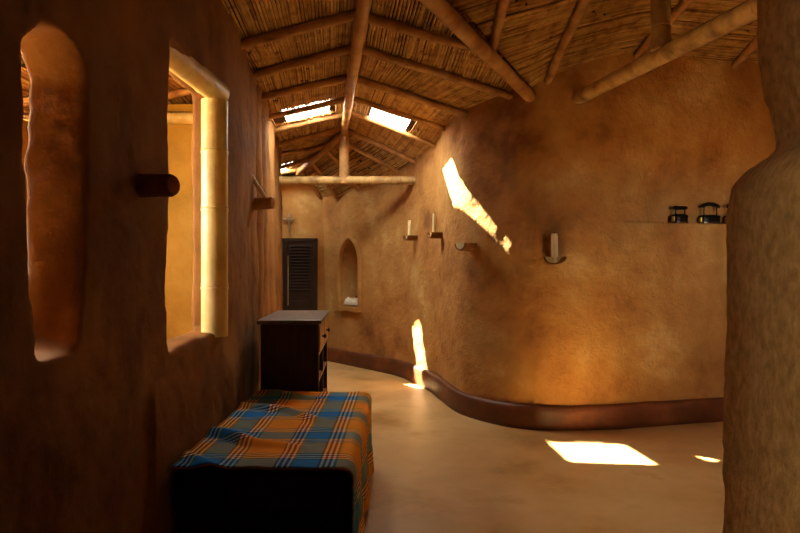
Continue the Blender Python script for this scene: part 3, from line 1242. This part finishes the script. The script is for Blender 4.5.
for y0, y1 in ((-cd + .04, -.02), (.02, cd - .04)):
    dr = MB().box(-cw + .03, cw + .008, y0, y1, .80, CH - .045).build('drawer', M['wood_warm'], cab, bevel=.004, label='warm brown drawer front')
    kn = MB().lathe([(.008, 0), (.008, .012), (.018, .02), (.018, .028), (.008, .034)], (0, 0, 0), 14).build('knob', M['iron'], dr, smooth=50)
    kn.location = (cw + .007, (y0 + y1) / 2, .90)
    kn.rotation_euler = (0, math.radians(90), 0)

# ------------------------------------------------------------------ far door, wall cross
DX0, DX1, DY, DZ = -1.86, -1.29, 9.40, EYE + .44
door = MB()
door.box(DX0 + .05, DX1 - .05, DY - .075, DY - .035, 0.01, DZ - .05)
door_o = struct(door.build('door_1', M['door'], bevel=.004), 'dark brown louvred door at the end of the corridor')
fr = MB()
fr.box(DX0, DX0 + .05, DY - .09, DY + .02, 0, DZ)
fr.box(DX1 - .05, DX1, DY - .09, DY + .02, 0, DZ)
fr.box(DX0, DX1, DY - .09, DY + .02, DZ - .05, DZ)
fr.build('door_frame', M['door'], door_o, bevel=.004)
lv = MB()
for k in range(15):
    z_ = 1.08 + k * .048
    lv.obox(((DX0 + DX1) / 2 + .03, DY - .085, z_), (.17, 0, 0), (0, .014, -.016), (0, .0035, .003))
lv.build('louvre', M['door'], door_o)
lp = MB()
lp.box(DX0 + .16, DX1 - .12, DY - .088, DY - .07, .25, .92)
lp.build('lower_panel', M['door'], door_o, bevel=.01)
for x in (DX0 + .055, DX1 - .11):
    MB().box(x, x + .055, DY - .092, DY - .074, .02, DZ - .055).build('door_stile', M['door'], door_o, bevel=.003)
MB().tube([(DX0 + .125, DY - .10, .85), (DX0 + .125, DY - .10, 1.62)], .007, 8).build('door_bolt', M['silver'], door_o, label='long pale metal bolt')

cr = thing('wall_cross', 'small pale metal cross on the wall above the louvred door', 'cross', (-1.735, 9.372, EYE + .72))
m1 = MB().box(-.011, .011, -.006, .006, -.155, .10)
m1.lathe([(.004, -.176), (.018, -.165), (.004, -.15)], (0, 0, 0), 10)
m1.build('upright', M['silver'], cr, bevel=.002)
m2 = MB().box(-.08, .08, -.007, .007, .012, .034)
m2.build('crossbar', M['silver'], cr, bevel=.002)
ring = MB()
ring.tube([(.047 * math.cos(a), -.004, .023 + .047 * math.sin(a)) for a in [2 * math.pi * k / 20 for k in range(21)]], .006, 6, caps=False)
ring.build('ring', M['silver'], cr, smooth=180)
for x, z_ in ((-.085, .023), (.085, .023), (0, .105)):
    MB().lathe([(.004, -.014), (.016, -.004), (.016, .004), (.004, .014)], (x, 0, z_), 10).build('finial', M['silver'], cr, smooth=60)


# ------------------------------------------------------------------ charcoal flat irons on the ledge
def flat_iron(px, size, h_handle, label, arch, rz, flip=1):
    p, d, n = wallpt(px, 0)
    c = Vector((p.x - n.x * .065, p.y - n.y * .065, LEDGE + .003))
    ang = math.atan2(d.y, d.x) + rz
    t = thing('flat_iron', label, 'iron', c, ang, 'old flat irons on the wall ledge')
    L_, B_ = size

    def outline(k=1.0):
        pts = []
        for i in range(17):
            s = i / 16
            x = lerp(-L_, L_, s)
            w = B_ * (1 if s < .45 else math.sqrt(max(0.0, 1 - ((s - .45) / .55) ** 2))) * (min(1, .75 + s * 1.5))
            pts.append((x * k * flip, w * k))
        return pts + [(x, -w) for x, w in pts[-2::-1]]
    def prism(levels, name, m):
        mb = MB()
        rings = []
        for k, z_ in levels:
            rings.append([(x, y, z_) for x, y in outline(k)])
        nn = len(rings[0])
        vs_ = [q for r in rings for q in r]
        fs_ = [(i * nn + j, i * nn + (j + 1) % nn, (i + 1) * nn + (j + 1) % nn, (i + 1) * nn + j) for i in range(len(rings) - 1) for j in range(nn)]
        fs_ += [tuple(range(nn))[::-1], tuple((len(rings) - 1) * nn + j for j in range(nn))]
        mb.add(vs_, fs_)
        return mb.build(name, m, t, smooth=35)
    prism([(1.0, 0), (1.02, .006), (1.02, .014), (.96, .018)], 'sole_plate', M['iron_base'])
    prism([(.93, .018), (.96, .045), (.97, .055)], 'body', M['iron'])
    # scalloped rim of vents
    rim = MB()
    ol = outline(.95)
    loop = [(x, y, .060 + (.010 if i % 2 else 0)) for i, (x, y) in enumerate(ol)]
    rim.tube(loop + loop[:1], .0055, 6)
    rim.build('vent_rim', M['iron'], t)
    prism([(.93, .068), (.95, .072), (.9, .08), (.5, .086)], 'lid', M['iron'])
    for x in (-L_ * .68, L_ * .62):
        MB().tube([(x, 0, .08), (x * 1.05, 0, .11), (x, 0, h_handle - .012)], [.008, .005, .006], 8).build('handle_post', M['iron'], t, smooth=60)
    if arch:
        path = [(lerp(-L_ * .95, L_ * .95, k / 10), 0, h_handle - .02 + .03 * math.sin(math.pi * k / 10)) for k in range(11)]
    else:
        path = [(lerp(-L_ * .95, L_ * .95, k / 10), 0, h_handle + .001 * math.cos(2 * math.pi * k / 10) - .004) for k in range(11)]
    MB().tube(path, [.012] + [.0165] * 9 + [.012], 12).build('grip', M['grip'], t, smooth=60)
    lt = MB().box(-L_ * flip - .012, -L_ * flip + .012, -.016, .016, .016, .064)
    lt.build('latch', M['brass'], t, bevel=.004, label='old brass latch')
    return t


flat_iron(690, (.082, .05), .150, 'black flat iron with a straight grip and brass latch, leftmost on the ledge', False, .12)
flat_iron(719.5, (.103, .055), .182, 'black flat iron with an arched grip, middle of the ledge', True, -.05)
flat_iron(742.5, (.09, .05), .185, 'flat iron at the right end of the ledge, half hidden by the near wall', True, 0.1)

# ------------------------------------------------------------------ things inside the niche
p, d, n = rw_at(s_niche)


def npt(ds, dep, z_):
    return Vector((p.x + d.x * ds - n.x * dep, p.y + d.y * ds - n.y * dep, z_))


# folded pale cloth on the niche sill
cl = MB()
nn = 14
for j in range(nn + 1):
    for i in range(nn + 1):
        a, b = lerp(-.16, .175, i / nn), lerp(.06, .20, j / nn)
        hgt = .05 + .05 * math.sin(i * .9 + 1) ** 2 + .03 * fbm((i * .35, j * .35, 2), 2)
        edge = min(i, nn - i, j, nn - j)
        if edge == 0:
            hgt = .004
        q = npt(a, b, NZ0 + .014 + max(.004, hgt))
        cl.v.append(tuple(q))
for j in range(nn):
    for i in range(nn):
        a = j * (nn + 1) + i
        cl.f.append((a, a + 1, a + nn + 2, a + nn + 1))
o = cl.build('folded_cloth', M['white'], smooth=180)
tag(o, 'pale crumpled cloth lying in the bottom of the pointed niche', 'cloth')
t = thing('clay_jar', 'small reddish clay jar at the left in the pointed niche', 'jar', npt(-.135, .28, NZ0 + .014))
MB().lathe([(.03, 0), (.05, .03), (.052, .07), (.036, .10), (.030, .115), (.037, .125)], (0, 0, 0), 18).build('body', M['terracotta'], t, smooth=60)
